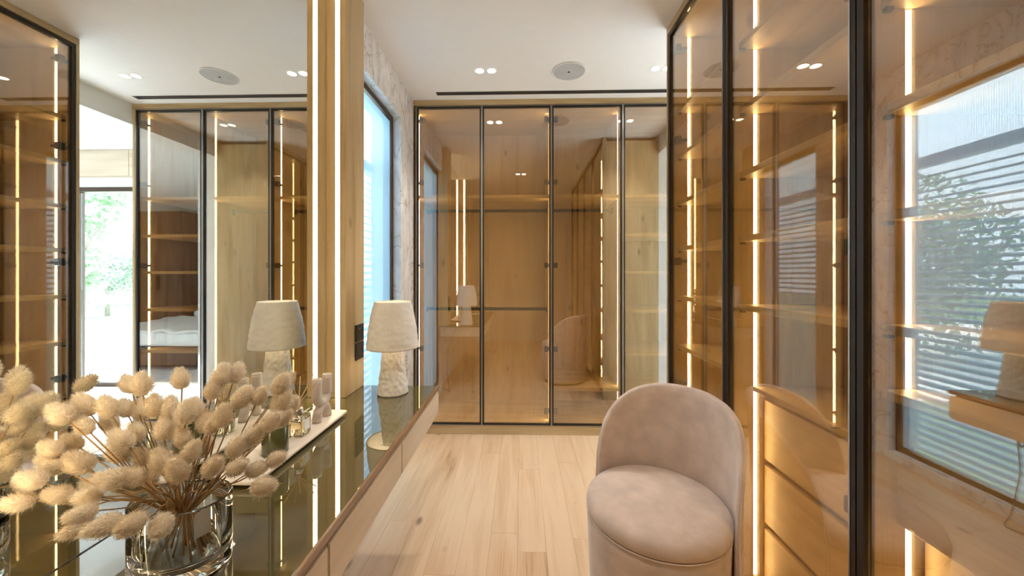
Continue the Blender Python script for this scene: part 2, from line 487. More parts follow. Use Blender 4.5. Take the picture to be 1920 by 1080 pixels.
def tree(label, loc, h, rad, mat, n, seed, trunk=0.07, lo=0.35, group='garden trees'):
    rnd = random.Random(seed)
    t = thing('garden_tree', label, 'tree', loc, group)
    bm = bmesh.new()
    lx, ly, lz = loc
    add_tube(bm, [(lx, ly, lz), (lx + .03, ly, lz + h * .3), (lx - .04, ly + .05, lz + h * .6), (lx, ly, lz + h * .85)], trunk, 8, trunk * .35)
    for k in range(6):
        a = rnd.uniform(0, 6.28); zz = lz + h * rnd.uniform(.35, .6)
        add_tube(bm, [(lx, ly, zz), (lx + .4 * rad * math.cos(a), ly + .4 * rad * math.sin(a), zz + .14 * h), (lx + .8 * rad * math.cos(a), ly + .8 * rad * math.sin(a), zz + .26 * h)], trunk * .45, 5, trunk * .12)
    finish('trunk', bm, bark, t, True)
    bm = bmesh.new()
    blobs = [(Vector((rnd.uniform(-.6, .6) * rad, rnd.uniform(-.6, .6) * rad, h * rnd.uniform(lo + .1, .92))), rad * rnd.uniform(.35, .6)) for _ in range(14)]
    for _ in range(n):
        c, r = rnd.choice(blobs)
        d = Vector((rnd.gauss(0, 1), rnd.gauss(0, 1), rnd.gauss(0, 1))).normalized() * r * rnd.uniform(.4, 1) ** .5
        p = Vector(loc) + c + d
        u = Vector((rnd.gauss(0, 1), rnd.gauss(0, 1), rnd.gauss(0, 1))).normalized()
        v = u.cross(Vector((rnd.gauss(0, 1), rnd.gauss(0, 1), rnd.gauss(0, 1)))).normalized()
        s = rnd.uniform(.05, .09)
        bm.faces.new([bm.verts.new(p - u * s), bm.verts.new(p + v * s * .45), bm.verts.new(p + u * s), bm.verts.new(p - v * s * .45)])
    f = finish('foliage', bm, mat, t); f['kind'] = 'stuff'
tree('leafy green tree close to the bedroom window', (7.25, 7.2, -0.12), 3.6, 0.85, leaf_a, 2600, 1, lo=.15)
tree('small olive tree with a slim trunk standing by the timber fence', (12.1, 11.9, -0.12), 2.3, 1.2, leaf_b, 4500, 2)
tree('bushy tree behind the timber fence', (15.8, 16.5, -0.12), 2.4, 2.2, leaf_b, 5000, 3, lo=.1)
tree('round green bush on the lawn outside the tall window', (-5.6, 7.2, -0.12), 2.8, 1.8, leaf_a, 5000, 4, lo=.05)
tree('tall green tree on the lawn outside the tall window', (-7.4, 3.6, -0.12), 4.6, 2.2, leaf_b, 5000, 5, lo=.1)
fn = thing('timber_fence', 'low pinkish timber rail fence beyond the paving', 'fence', (14.5, 13.8, -0.12))
for i in range(8):
    box('fence_post', 9.0 + i * 1.6, 9.12 + i * 1.6, 13.84, 13.96, -0.12, 1.15, fence_mat, fn, 0.01)
for z in (0.25, 0.6, 0.95):
    box('fence_rail', 8.8, 20.6, 13.80, 13.835, z, z + 0.12, fence_mat, fn, 0.005)

# ------------------------------------------------------------------ wardrobe helpers
def hinge(bm, x, y, z, dx, dy):
    """black clip hinge: cup on the glass and arm reaching back to the side panel"""
    add_box(bm, x - 0.016, x + 0.016, y - 0.016, y + 0.016, z - 0.022, z + 0.022, 0.006, 2)
    add_box(bm, min(x, x + dx) - 0.007, max(x, x + dx) + 0.007, min(y, y + dy) - 0.007, max(y, y + dy) + 0.007, z - 0.009, z + 0.009, 0.003)

HZ = (0.18, 0.685, 1.365, 2.04, 2.55)

def led_runs(parent, levels, zlo, zhi, make):
    """LED strip pieces between the shelves"""
    zs = sorted(levels)
    cur = zlo
    for (a, b) in zs + [(zhi, zhi)]:
        if a - cur > 0.02: make(cur + 0.001, a - 0.001)
        cur = b

# ------------------------------------------------------------------ right wardrobe units
ZS = [(2.208, 2.232), (1.946, 1.970), (1.683, 1.707), (1.424, 1.448), (1.148, 1.172)]
def right_unit(idx, yn, yf, label, shelves, far_end=False):
    root = thing('wardrobe_unit', label, 'wardrobe', (1.12, (yn + yf) / 2, 0.0), 'glass fronted wardrobe units along the right wall')
    t = 0.012
    ya, yb = yn + t, yf - (t if not far_end else 0.022)
    # carcass
    def grooved(y0, y1, face):             # side panel with a shallow groove for the light strip
        bm = bmesh.new()
        add_box(bm, 0.866, 0.9435, y0, y1, 0.0, 2.662); add_box(bm, 0.9585, 1.384, y0, y1, 0.0, 2.662)
        add_box(bm, 0.9435, 0.9585, y0 + (0.0035 if face < 0 else 0), y1 - (0.0035 if face > 0 else 0), 0.0, 2.662)
        finish('side_panel', bm, oak_z, root)
    grooved(yb, yf, -1)
    grooved(yn + 0.0005, ya, 1)
    box('back_panel', 1.385, 1.400, yn, yf, 0.0, 2.662, oak_z, root)
    box('top_panel', 0.866, 1.384, ya, yb, 2.640, 2.662, oak_y, root)
    box('bottom_panel', 0.866, 1.384, ya, yb, 0.045, 0.068, oak_y, root)
    box('plinth', 0.872, 0.890, ya, yb, 0.0, 0.044, oak_y, root)
    box('cornice', 0.834, 0.872, yn, yf, 2.663, 2.699, oak_y, root)
    if far_end: box('end_post', 0.834, 0.865, yf - 0.016, yf, 0.0, 2.662, oak_z, root)
    for (a, b) in shelves:
        s = box('shelf', 0.884, 1.383, ya + 0.0008, yb - 0.0008, a, b, oak_y, root, 0.0012)
        box('shelf_pin', 0.888, 0.905, yb - 0.012, yb - 0.001, a - 0.010, a - 0.0005, black_metal, s)
    lev = list(shelves)
    def strip(zlo, zhi):
        box('led_strip', 0.9445, 0.9575, yb + 0.002, yb + 0.003, zlo, zhi, led_mat, root)
    def strip2(zlo, zhi):
        box('led_strip', 0.9445, 0.9575, ya - 0.003, ya - 0.002, zlo, zhi, led_mat, root)
    if idx == 2:
        box('counter', 0.942, 1.383, ya + 0.0008, yb - 0.0008, 0.818, 0.838, oak_y, root, 0.0012)
        lev2 = lev + [(0.818, 0.838)]
        led_runs(root, lev2, 0.07, 2.638, strip); led_runs(root, lev2, 0.07, 2.638, strip2)
        box('drawer_case', 1.02, 1.383, ya + 0.01, yb - 0.01, 0.07, 0.80, oak_z, root)
        for a, b in ((0.548, 0.786), (0.292, 0.524), (0.072, 0.266)):
            d = box('drawer', 0.982, 1.001, ya + 0.006, yb - 0.006, a, b, oak_y, root, 0.002)
    elif idx == 3:
        box('counter', 0.884, 1.383, ya + 0.0008, yb - 0.0008, 0.990, 1.012, oak_y, root, 0.0012)
        lev2 = lev + [(0.672, 1.012)]
        led_runs(root, lev2, 0.07, 2.638, strip); led_runs(root, lev2, 0.07, 2.638, strip2)
        box('drawer', 0.918, 0.940, ya + 0.004, yb - 0.004, 0.684, 0.984, oak_y, root, 0.002)
        box('drawer_case', 1.02, 1.383, ya + 0.01, yb - 0.01, 0.07, 0.97, oak_z, root)
        for a, b in ((0.38, 0.664), (0.072, 0.356)):
            box('drawer', 0.982, 1.001, ya + 0.006, yb - 0.006, a, b, oak_y, root, 0.002)
    else:
        led_runs(root, lev, 0.07, 2.638, strip); led_runs(root, lev, 0.07, 2.638, strip2)
    # door
    g = 0.0015
    dy0, dy1 = yn + g, yf - (g if not far_end else 0.018)
    bm = bmesh.new(); frame_yz(bm, 0.836, 0.862, dy0, dy1, 0.075, 2.655, 0.018)
    d = finish('door', bm, black_metal, root)
    box('glass_pane', 0.846, 0.851, dy0 + 0.019, dy1 - 0.019, 0.094, 2.636, door_glass, d)
    bm = bmesh.new(); add_box(bm, 0.8345, 0.8359, dy0 + 0.0140, dy0 + 0.0185, 0.075, 2.655)
    finish('edge_profile', bm, steel, d)
    for z in HZ:
        bm = bmesh.new()
        if idx in (2, 3): hinge(bm, 0.872, dy0 + 0.045, z, 0.045, -0.028)
        else: hinge(bm, 0.872, dy1 - 0.045, z, 0.045, 0.028 if not far_end else 0.032)
        finish('hinge', bm, black_metal, d)
    return root
y1 = YE - 0.010
u1s = ZS + [(0.874, 0.898), (0.56, 0.584), (0.28, 0.304)]
right_unit(1, y1 - DW, YE, 'farthest glass fronted shelf unit of the right wardrobe, beside the doorway', u1s, True)
right_unit(2, y1 - 2 * DW, y1 - DW - 0.001, 'glass fronted unit with three wooden drawers behind the velvet chair', ZS)
right_unit(3, y1 - 3 * DW, y1 - 2 * DW - 0.001, 'nearest glass fronted unit reflecting the tall window, with a wide drawer', ZS[1:])
right_unit(4, y1 - 4 * DW, y1 - 3 * DW - 0.001, 'glass fronted wardrobe unit at the right edge beside the camera', ZS)

# ------------------------------------------------------------------ back wardrobe units
S = [X0 + 0.022, -0.320, 0.2395, 0.810, XE - 0.022]
YI, YBK = YB + 0.020, 3.52
def back_unit(label, xa, xb, doors, shelves, rails, left_wall, leds):
    root = thing('wardrobe_unit', label, 'wardrobe', ((xa + xb) / 2, 3.25, 0.0), 'glass fronted wardrobe units along the back wall')
    t = 0.012
    for x0, x1, sd in ((xa, xa + t, 'L'), (xb - t, xb - 0.0005, 'R')):
        bm = bmesh.new()
        if sd in leds:
            add_box(bm, x0, x1, YI, 3.0435, 0.0, 2.655); add_box(bm, x0, x1, 3.0585, YBK, 0.0, 2.655)
            add_box(bm, x0, x1 - 0.0025, 3.0435, 3.0585, 0.0, 2.655) if sd == 'L' else add_box(bm, x0 + 0.0025, x1, 3.0435, 3.0585, 0.0, 2.655)
        else: add_box(bm, x0, x1, YI, YBK, 0.0, 2.655)
        finish('side_panel', bm, oak_z, root)
    n = max(1, round((xb - xa) / 0.56))
    for i in range(n):
        box('back_panel', xa + (xb - xa) * i / n + 0.0005, xa + (xb - xa) * (i + 1) / n - 0.0005, YBK + 0.001, YBK + 0.018, 0.0, 2.655, oak_z, root)
    box('top_panel', xa + t, xb - t, YI, YBK, 2.633, 2.655, oak_x, root)
    box('bottom_panel', xa + t, xb - t, YI, YBK, 0.055, 0.076, oak_x, root)
    for z0, z1 in shelves:
        box('shelf', xa + t + 0.0008, xb - t - 0.0008, YI + 0.02, YBK - 0.001, z0, z1, oak_x, root, 0.0012)
    for z, xs, xe in rails:
        bm = bmesh.new(); add_box(bm, xs, xe, 3.225, 3.24, z - 0.014, z + 0.014, 0.005, 2)
        r = finish('clothes_rail', bm, black_metal, root)
        for xx in (xs - 0.008, xe):
            box('rail_bracket', xx, xx + 0.008, 3.21, 3.255, z - 0.026, z + 0.022, black_metal, r, 0.002)
    for side in leds:
        def mk(zlo, zhi):
            if side == 'L': box('led_strip', xa + t - 0.0022, xa + t - 0.0012, 3.0445, 3.0575, zlo, zhi, led_mat, root)
            else: box('led_strip', xb - t + 0.0012, xb - t + 0.0022, 3.0445, 3.0575, zlo, zhi, led_mat, root)
        led_runs(root, shelves, 0.078, 2.630, mk)
    for (da, db, hs) in doors:
        bm = bmesh.new(); frame_xz(bm, YB - 0.008, YB + 0.016, da + 0.0015, db - 0.0015, 0.074, 2.652, 0.016)
        d = finish('door', bm, black_metal, root)
        box('glass_pane', da + 0.018, db - 0.018, YB + 0.001, YB + 0.006, 0.091, 2.635, door_glass, d)
        bm = bmesh.new(); frame_xz(bm, YB - 0.0096, YB - 0.0081, da + 0.0015, db - 0.0015, 0.074, 2.652, 0.004)
        finish('edge_profile', bm, steel, d)
        for z in HZ:
            bm = bmesh.new()
            if hs == 'L': hinge(bm, da + 0.038, YB + 0.026, z, -0.026, 0.04)
            else: hinge(bm, db - 0.038, YB + 0.026, z, 0.026, 0.04)
            finish('hinge', bm, black_metal, d)
    return root
TS = (1.918, 1.942)
back_unit('two door glass fronted hanging unit with two dark rails on the back wall', S[0] - 0.02, S[2] - 0.0005,
          [(S[0], S[1], 'L'), (S[1], S[2], 'R')], [TS], [(1.855, -0.835, 0.217), (0.985, -0.835, 0.217)], True, ('L', 'R'))
back_unit('single door glass fronted unit with rail above a low bench shelf on the back wall', S[2] + 0.0005, S[3] - 0.0005,
          [(S[2], S[3], 'L')], [TS, (0.34, 0.366)], [(1.855, 0.262, 0.787)], False, ('R',))
back_unit('narrow glass fronted shelf unit at the right end of the back wardrobe', S[3] + 0.0005, XE - 0.002,
          [(S[3], S[4], 'R')], [TS, (1.603, 1.627), (1.294, 1.318), (0.98, 1.004), (0.63, 0.654), (0.33, 0.354)], [], False, ('R',))
bm = bmesh.new()
add_box(bm, X0 + 0.001, XE - 0.002, YB - 0.012, YB + 0.05, 2.657, H - 0.001)
struct(finish('trim_3', bm, oak_x), 'oak cornice strip above the back wardrobe')
bm = bmesh.new()
add_box(bm, XE - 0.020, XE - 0.002, YB - 0.012, YB + 0.018, 0.0, 2.656)
struct(finish('trim_4', bm, oak_z), 'oak edge strip at the doorway end of the back wardrobe')
bm = bmesh.new()
add_box(bm, X0 + 0.001, XE - 0.022, YB - 0.004, YB + 0.018, 0.0, 0.070, 0.0015)
struct(finish('baseboard_back', bm, oak_x), 'oak plinth under the back wardrobe doors')

# ------------------------------------------------------------------ mirror and lit pillars
mr = box('wall_mirror', -0.924, XM, 0.462, 1.671, 0.7195, H - 0.001, mirror_silver)
tag(mr, 'large frameless wall mirror above the vanity', 'mirror')
def pillar(label, ya, yb, face):
    root = thing('light_pillar', label, 'pillar', (-0.865, (ya + yb) / 2, 0.7195))
    ZT = H - 0.001
    zb = 0.7195
    xs = -0.817
    # body with a recessed groove for the strip on the side facing the mirror
    box('post', -0.924, xs, ya + (0.012 if face < 0 else 0), yb - (0.012 if face > 0 else 0), zb, ZT, oak_z, root, 0.0008)
    yq = ya if face < 0 else yb - 0.0115
    box('facing', -0.924, -0.8655, yq, yq + 0.0115, zb, ZT, oak_z, root)
    box('facing', -0.8445, xs, yq, yq + 0.0115, zb, ZT, oak_z, root)
    yl = yq + (0.004 if face < 0 else 0.0035)
    box('led_strip', -0.865, -0.845, yl, yl + 0.004, zb + 0.001, ZT - 0.001, led_mat, root)
    return root
pl = pillar('oak pillar with a vertical light strip and black sockets beside the lamp', 1.673, YD, -1)
pillar('oak pillar with a vertical light strip at the near end of the mirror', 0.262, 0.460, 1)

# sockets
def socket(label, z0):
    root = thing('wall_socket', label, 'socket', (-0.8165, 1.808, z0 + 0.042), 'black sockets on the pillar')
    ya, yb = 1.766, 1.850
    box('cover_plate', -0.8165, -0.8085, ya, yb, z0, z0 + 0.084, black_plastic, root, 0.002)
    bm = bmesh.new()
    n = 24; yc = 1.808; zc = z0 + 0.042
    ring = [[bm.verts.new((xx, yc + r * math.cos(2 * PI * i / n), zc + r * math.sin(2 * PI * i / n))) for i in range(n)] for xx, r in ((-0.8082, 0.026), (-0.8062, 0.0245), (-0.8062, 0.021), (-0.8078, 0.019))]
    for a, b in zip(ring, ring[1:]):
        for i in range(n): bm.faces.new((a[i], a[(i + 1) % n], b[(i + 1) % n], b[i]))
    bm.faces.new(ring[-1])
    finish('socket_insert', bm, black_plastic, root)
    return root
socket('upper black wall socket on the oak pillar', 0.958)
socket('lower black wall socket on the oak pillar', 0.868)

# ------------------------------------------------------------------ vanity
YN = 0.255
va = thing('vanity', 'floating oak vanity with smoked glass top and rounded drawer fronts under the mirror', 'vanity', (-0.67, 1.06, 0.575))
box('carcass', -0.905, -0.452, YN + 0.012, YD - 0.012, 0.600, 0.706, pale_y, va)
box('glass_top', -0.905, -0.4385, YN, YD, 0.7075, 0.718, smoked_top, va, 0.001)
bm = bmesh.new()
n = 8
pr = [(-0.4383, 0.6985), (-0.4383, 0.7178)] + [(-0.434 + 0.0095 * math.sin(PI * i / n), 0.7082 + 0.0096 * math.cos(PI * i / n)) for i in range(n + 1)]
ra = [bm.verts.new((px, YN, pz)) for px, pz in pr]; rb = [bm.verts.new((px, YD, pz)) for px, pz in pr]
for i in range(len(pr)):
    j = (i + 1) % len(pr); bm.faces.new((ra[i], ra[j], rb[j], rb[i]))
bm.faces.new(ra); bm.faces.new(list(reversed(rb)))
bmesh.ops.recalc_face_normals(bm, faces=bm.faces)
finish('nosing', bm, walnut, va)
def rounded_front(ya, yb, z0, z1, r_near, r_far):
    """drawer front slab with rounded lower corners"""
    pts = []
    def arc(cy_, cz, r, a0, a1):
        for i in range(7):
            a = a0 + (a1 - a0) * i / 6; pts.append((cy_ + r * math.cos(a), cz + r * math.sin(a)))
    arc(ya + r_near, z0 + r_near, r_near, PI, 1.5 * PI)
    arc(yb - r_far, z0 + r_far, r_far, 1.5 * PI, 2 * PI)
    arc(yb - r_far, z1 - r_far, r_far, 0, .5 * PI)
    arc(ya + r_near, z1 - r_near, r_near, .5 * PI, PI)
    bm = bmesh.new()
    a = [bm.verts.new((-0.4505, y, z)) for y, z in pts]; b = [bm.verts.new((-0.4265, y, z)) for y, z in pts]
    k = len(pts)
    for i in range(k): bm.faces.new((a[i], a[(i + 1) % k], b[(i + 1) % k], b[i]))
    f1 = bm.faces.new(list(reversed(a))); f2 = bm.faces.new(b)
    bmesh.ops.recalc_face_normals(bm, faces=bm.faces)
    bmesh.ops.bevel(bm, geom=[e for e in f2.edges], offset=0.003, segments=2, affect='EDGES')
    return bm
for ya, yb, rn, rf in ((1.2905, YD - 0.002, .004, .026), (0.7985, 1.2865, .004, .004), (YN + 0.002, 0.7945, .026, .004)):
    finish('drawer', rounded_front(ya, yb, 0.578, 0.695, rn, rf), pale_y, va)

# lamp cord behind the vanity end
bm = bmesh.new()
pts = [(-0.72, YD + 0.004, 0.69), (-0.722, YD + 0.012, 0.60), (-0.715, YD + 0.02, 0.52), (-0.735, YD + 0.03, 0.47), (-0.755, YD + 0.03, 0.44), (-0.74, YD + 0.03, 0.425),
       (-0.722, YD + 0.03, 0.46), (-0.728, YD + 0.03, 0.40), (-0.735, YD + 0.03, 0.30), (-0.728, YD + 0.04, 0.18), (-0.715, YD + 0.05, 0.07), (-0.70, YD + 0.06, 0.008), (-0.72, YD + 0.0, 0.004), (-0.80, YD - 0.10, 0.004)]
def smooth_pts(P, k=6):
    P = [Vector(p) for p in P]; out = []
    for i in range(len(P) - 1):
        p0, p1, p2, p3 = P[max(i - 1, 0)], P[i], P[i + 1], P[min(i + 2, len(P) - 1)]
        for j in range(k):
            t = j / k
            out.append(0.5 * ((2 * p1) + (-p0 + p2) * t + (2 * p0 - 5 * p1 + 4 * p2 - p3) * t * t + (-p0 + 3 * p1 - 3 * p2 + p3) * t ** 3))
    out.append(P[-1]); return out
pts = [(p[0] - 0.08 * min(1, max(0, (0.66 - p[2]) / 0.1)), p[1], p[2]) for p in pts]
add_tube(bm, smooth_pts(pts), 0.003, 6)
tag(finish('lamp_cord', bm, cord_mat, None, True), 'thin looped lamp cord hanging from the vanity end to the floor', 'cord')

# ------------------------------------------------------------------ table lamp
lx, ly, lz = -0.624, 1.752, 0.7185
lp = thing('table_lamp', 'crumpled white plaster table lamp with tapered shade on the vanity end', 'lamp', (lx, ly, lz))
def crumple(amp, sc):
    def f(a, z):
        v = Vector((math.cos(a) * 1.6 + z * 3, math.sin(a) * 1.6, z * 26)) * sc
        return amp * (noise.noise(v) + 0.6 * abs(noise.noise(v * 2.3)) - 0.2)
    return f
bm = bmesh.new()
prof = [(0.068 , lz)] + [(0.073 - 0.027 * (i / 40) - 0.003 * math.sin(PI * i / 40), lz + 0.004 + 0.235 * i / 40) for i in range(41)]
add_lathe(bm, lx, ly, prof, 96, crumple(0.0045, 2.4), True, True)
finish('lamp_base', bm, plaster, lp, True)
bm = bmesh.new()
zb, zt = 0.9385, 1.162
def shade_r(t): return 0.1205 - 0.036 * t + 0.007 * math.sin(PI * t)
outp = [(shade_r(i / 30), zb + (zt - zb) * i / 30) for i in range(31)]
inn = [(r - 0.0035, z) for r, z in reversed(outp)]
cr = crumple(0.0030, 2.0)
rings = add_lathe(bm, lx, ly, outp + inn, 96, cr)
for i in range(96): bm.faces.new((rings[-1][i], rings[-1][(i + 1) % 96], rings[0][(i + 1) % 96], rings[0][i]))
bmesh.ops.recalc_face_normals(bm, faces=bm.faces)
finish('lamp_shade', bm, plaster, lp, True)
bm = bmesh.new()
add_lathe(bm, lx, ly, [(0.012, 0.945), (0.013, 0.965), (0.013, 0.985)], 16, None, True, True)
for k in range(3):
    a = k * 2 * PI / 3 + .4
    add_tube(bm, [(lx + .012 * math.cos(a), ly + .012 * math.sin(a), 0.983), (lx + .105 * math.cos(a), ly + .105 * math.sin(a), 1.0)], 0.0015, 5)
finish('lamp_holder', bm, steel, lp, True)
bm = bmesh.new()
add_lathe(bm, lx, ly, [(0.012, 0.985), (0.022, 1.01), (0.029, 1.035), (0.024, 1.058), (0.010, 1.068)], 20, None, True, True)
finish('bulb', bm, bulb_mat, lp, True)

# ------------------------------------------------------------------ tray and what stands on it
bm = bmesh.new()
tx0, tx1, ty0, ty1 = -0.862, -0.711, 0.955, 1.48
def rrect(x0, x1, y0, y1, r, k=5):
    P = []
    for cx, cy_, a0 in ((x0 + r, y0 + r, PI), (x1 - r, y0 + r, 1.5 * PI), (x1 - r, y1 - r, 0), (x0 + r, y1 - r, .5 * PI)):
        for i in range(k + 1):
            a = a0 + .5 * PI * i / k; P.append((cx + r * math.cos(a), cy_ + r * math.sin(a)))
    return P
loops = []
for ins, z in ((0.012, 0.7255), (0.002, 0.7285), (0.0, 0.732), (0.001, 0.7365), (0.004, 0.738)):
    loops.append([bm.verts.new((p[0], p[1], z)) for p in rrect(tx0 + ins, tx1 - ins, ty0 + ins, ty1 - ins, 0.014)])
k = len(loops[0])
for a, b in zip(loops, loops[1:]):
    for i in range(k): bm.faces.new((a[i], a[(i + 1) % k], b[(i + 1) % k], b[i]))
bm.faces.new(list(reversed(loops[0]))); bm.faces.new(loops[-1])
tr = thing('vanity_tray', 'long cream stone tray lying on the vanity top', 'tray', (-0.786, 1.22, 0.7185))
finish('tray_slab', bm, tray_mat, tr)
for yy in (1.01, 1.40):
    box('foot', -0.83, -0.745, yy, yy + 0.03, 0.7184, 0.7253, black_plastic, tr, 0.001)
TZ = 0.7383

# double candle holder: two tubes joined in a U on an arched foot
bm = bmesh.new()
hx, hy = -0.767, 1.383
def add_pipe(bm, pts, R, r_in=None, n=24):
    add_tube(bm, pts, R, n)
pts = [(hx, hy - 0.036, TZ + 0.158)] + [(hx, hy - 0.036, TZ + 0.158 - 0.01 * i) for i in range(1, 7)]
pts += [(hx, hy + 0.036 * math.cos(a), TZ + 0.098 - 0.036 * math.sin(a)) for a in [PI - PI * i / 14 for i in range(1, 14)]]
pts += [(hx, hy + 0.036, TZ + 0.098 + 0.01 * i) for i in range(0, 7)]
ch = thing('candle_holder', 'taupe ceramic double candle holder with arched foot on the tray', 'candle holder', (hx, hy, TZ))
# hollow-topped tube: build outer tube, then sunken cups as separate dark discs
add_tube(bm, pts, 0.0175, 24)
finish('candle_tubes', bm, ceramic, ch, True)
bm = bmesh.new()
pts = [(hx, hy + 0.034 * math.cos(a), TZ + 0.012 + 0.040 * math.sin(a)) for a in [PI - PI * i / 16 for i in range(17)]]
pts = [(hx, hy - 0.036, TZ + 0.0002)] + pts + [(hx, hy + 0.036, TZ + 0.0002)]
add_tube(bm, pts, 0.0165, 24)
for v in bm.verts:
    if v.co.z < TZ: v.co.z = TZ
finish('arched_foot', bm, ceramic, ch, True)
for s in (-1, 1):
    bm = bmesh.new()
    add_lathe(bm, hx, hy + s * 0.036, [(0.0175, TZ + 0.1565), (0.0175, TZ + 0.1615), (0.0165, TZ + 0.163), (0.0125, TZ + 0.163), (0.0115, TZ + 0.1615), (0.0115, TZ + 0.159)], 28, None, False, True)
    finish('cup_rim', bm, ceramic, ch, True)

# reed diffuser
dx_, dy_ = -0.772, 1.245
rd = thing('reed_diffuser', 'square clear glass reed diffuser with amber oil on the tray', 'diffuser', (dx_, dy_, TZ))
def rbox_bm(cx, cy_, hw, z0, z1, r, taper=0.0):
    bm = bmesh.new(); L_ = []
    for ins, z in ((0.004, z0), (0.0, z0 + 0.004), (0.0, z1 - 0.006), (0.006, z1)):
        L_.append([bm.verts.new((p[0], p[1], z)) for p in rrect(cx - hw + ins, cx + hw - ins, cy_ - hw + ins, cy_ + hw - ins, r, 4)])
    k = len(L_[0])
    for a, b in zip(L_, L_[1:]):
        for i in range(k): bm.faces.new((a[i], a[(i + 1) % k], b[(i + 1) % k], b[i]))
    bm.faces.new(list(reversed(L_[0]))); bm.faces.new(L_[-1])
    return bm
bot = finish('bottle', rbox_bm(dx_, dy_, 0.028, TZ, TZ + 0.072, 0.007), vase_glass, rd, True)
finish('oil', rbox_bm(dx_, dy_, 0.0235, TZ + 0.006, TZ + 0.046, 0.005), amber_oil, bot, True)
box('bottle_label', dx_ + 0.0283, dx_ + 0.0287, dy_ - 0.016, dy_ + 0.016, TZ + 0.018, TZ + 0.056, paper, bot)
bm = bmesh.new(); add_lathe(bm, dx_, dy_, [(0.013, TZ + 0.0722), (0.014, TZ + 0.075), (0.014, TZ + 0.090), (0.012, TZ + 0.092), (0.006, TZ + 0.092)], 24, None, True, True)
finish('collar', bm, steel, rd, True)
for i, (ax, ay) in enumerate(((0.02, 0.055), (-0.02, 0.04), (0.03, 0.02), (-0.03, -0.035), (0.015, -0.05), (0.035, 0.045))):
    bm = bmesh.new()
    add_tube(bm, [(dx_ - ax * .25, dy_ - ay * .25, TZ + 0.093), (dx_ + ax, dy_ + ay, TZ + 0.195 - 0.006 * i)], 0.0019, 6)
    finish('reed', bm, reed_mat, rd)

# olive glass candle
gx, gy = -0.768, 1.118
gc = thing('scented_candle', 'olive green glass candle beside the reed diffuser', 'candle', (gx, gy, TZ))
bm = bmesh.new()
pr = [(0.034, TZ), (0.0365, TZ + 0.003), (0.0365, TZ + 0.082), (0.0355, TZ + 0.084), (0.0338, TZ + 0.083), (0.0335, TZ + 0.064)]
add_lathe(bm, gx, gy, pr, 36, None, True, False)
finish('glass_jar', bm, green_glass, gc, True)
bm = bmesh.new(); add_lathe(bm, gx, gy, [(0.033, TZ + 0.05), (0.033, TZ + 0.064)], 32, None, True, True)
wx = finish('wax', bm, plain('wax', (0.5, 0.47, 0.33), 0.5), gc)
bm = bmesh.new(); add_tube(bm, [(gx, gy, TZ + .064), (gx + .001, gy, TZ + .074)], .0012, 5); finish('wick', bm, black_plastic, wx)

# ------------------------------------------------------------------ vase with bunny tails
vx, vy, vz = -0.668, 0.70, 0.7185
vs_ = thing('glass_vase', 'thick clear oval glass vase holding dried bunny tails', 'vase', (vx, vy, vz))
bm = bmesh.new()
def oval(a, b, z, n=56, tilt=0.0):
    return [bm.verts.new((vx + a * math.cos(2 * PI * i / n), vy + b * math.sin(2 * PI * i / n), z)) for i in range(n)]
A, B, HV = 0.088, 0.066, 0.140
L_ = [oval(A - .008, B - .008, vz + .0003), oval(A - .002, B - .002, vz + .003), oval(A, B, vz + .012), oval(A, B, vz + HV - .003), oval(A - .002, B - .002, vz + HV), oval(A - .005, B - .005, vz + HV - .001),
      oval(A - .007, B - .007, vz + HV - .006), oval(A - .008, B - .008, vz + .045), oval(A - .016, B - .014, vz + .026), oval(A - .045, B - .03, vz + .019)]
k = len(L_[0])
for a, b in zip(L_, L_[1:]):
    for i in range(k): bm.faces.new((a[i], a[(i + 1) % k], b[(i + 1) % k], b[i]))
bm.faces.new(list(reversed(L_[0]))); bm.faces.new(L_[-1])
bmesh.ops.recalc_face_normals(bm, faces=bm.faces)
vo = finish('vase_body', bm, vase_glass, vs_, True)
bm = bmesh.new()
q = [(-0.6125, 0.667, 0.795), (-0.594, 0.681, 0.803), (-0.594, 0.681, 0.852), (-0.6125, 0.667, 0.838)]
va_ = [bm.verts.new(p) for p in q]; vb_ = [bm.verts.new((p[0] - .0004, p[1] + .0006, p[2])) for p in q]
bm.faces.new(va_); bm.faces.new(list(reversed(vb_)))
for i in range(4): bm.faces.new((va_[i], vb_[i], vb_[(i + 1) % 4], va_[(i + 1) % 4]))
finish('paper_tag', bm, paper, vs_)

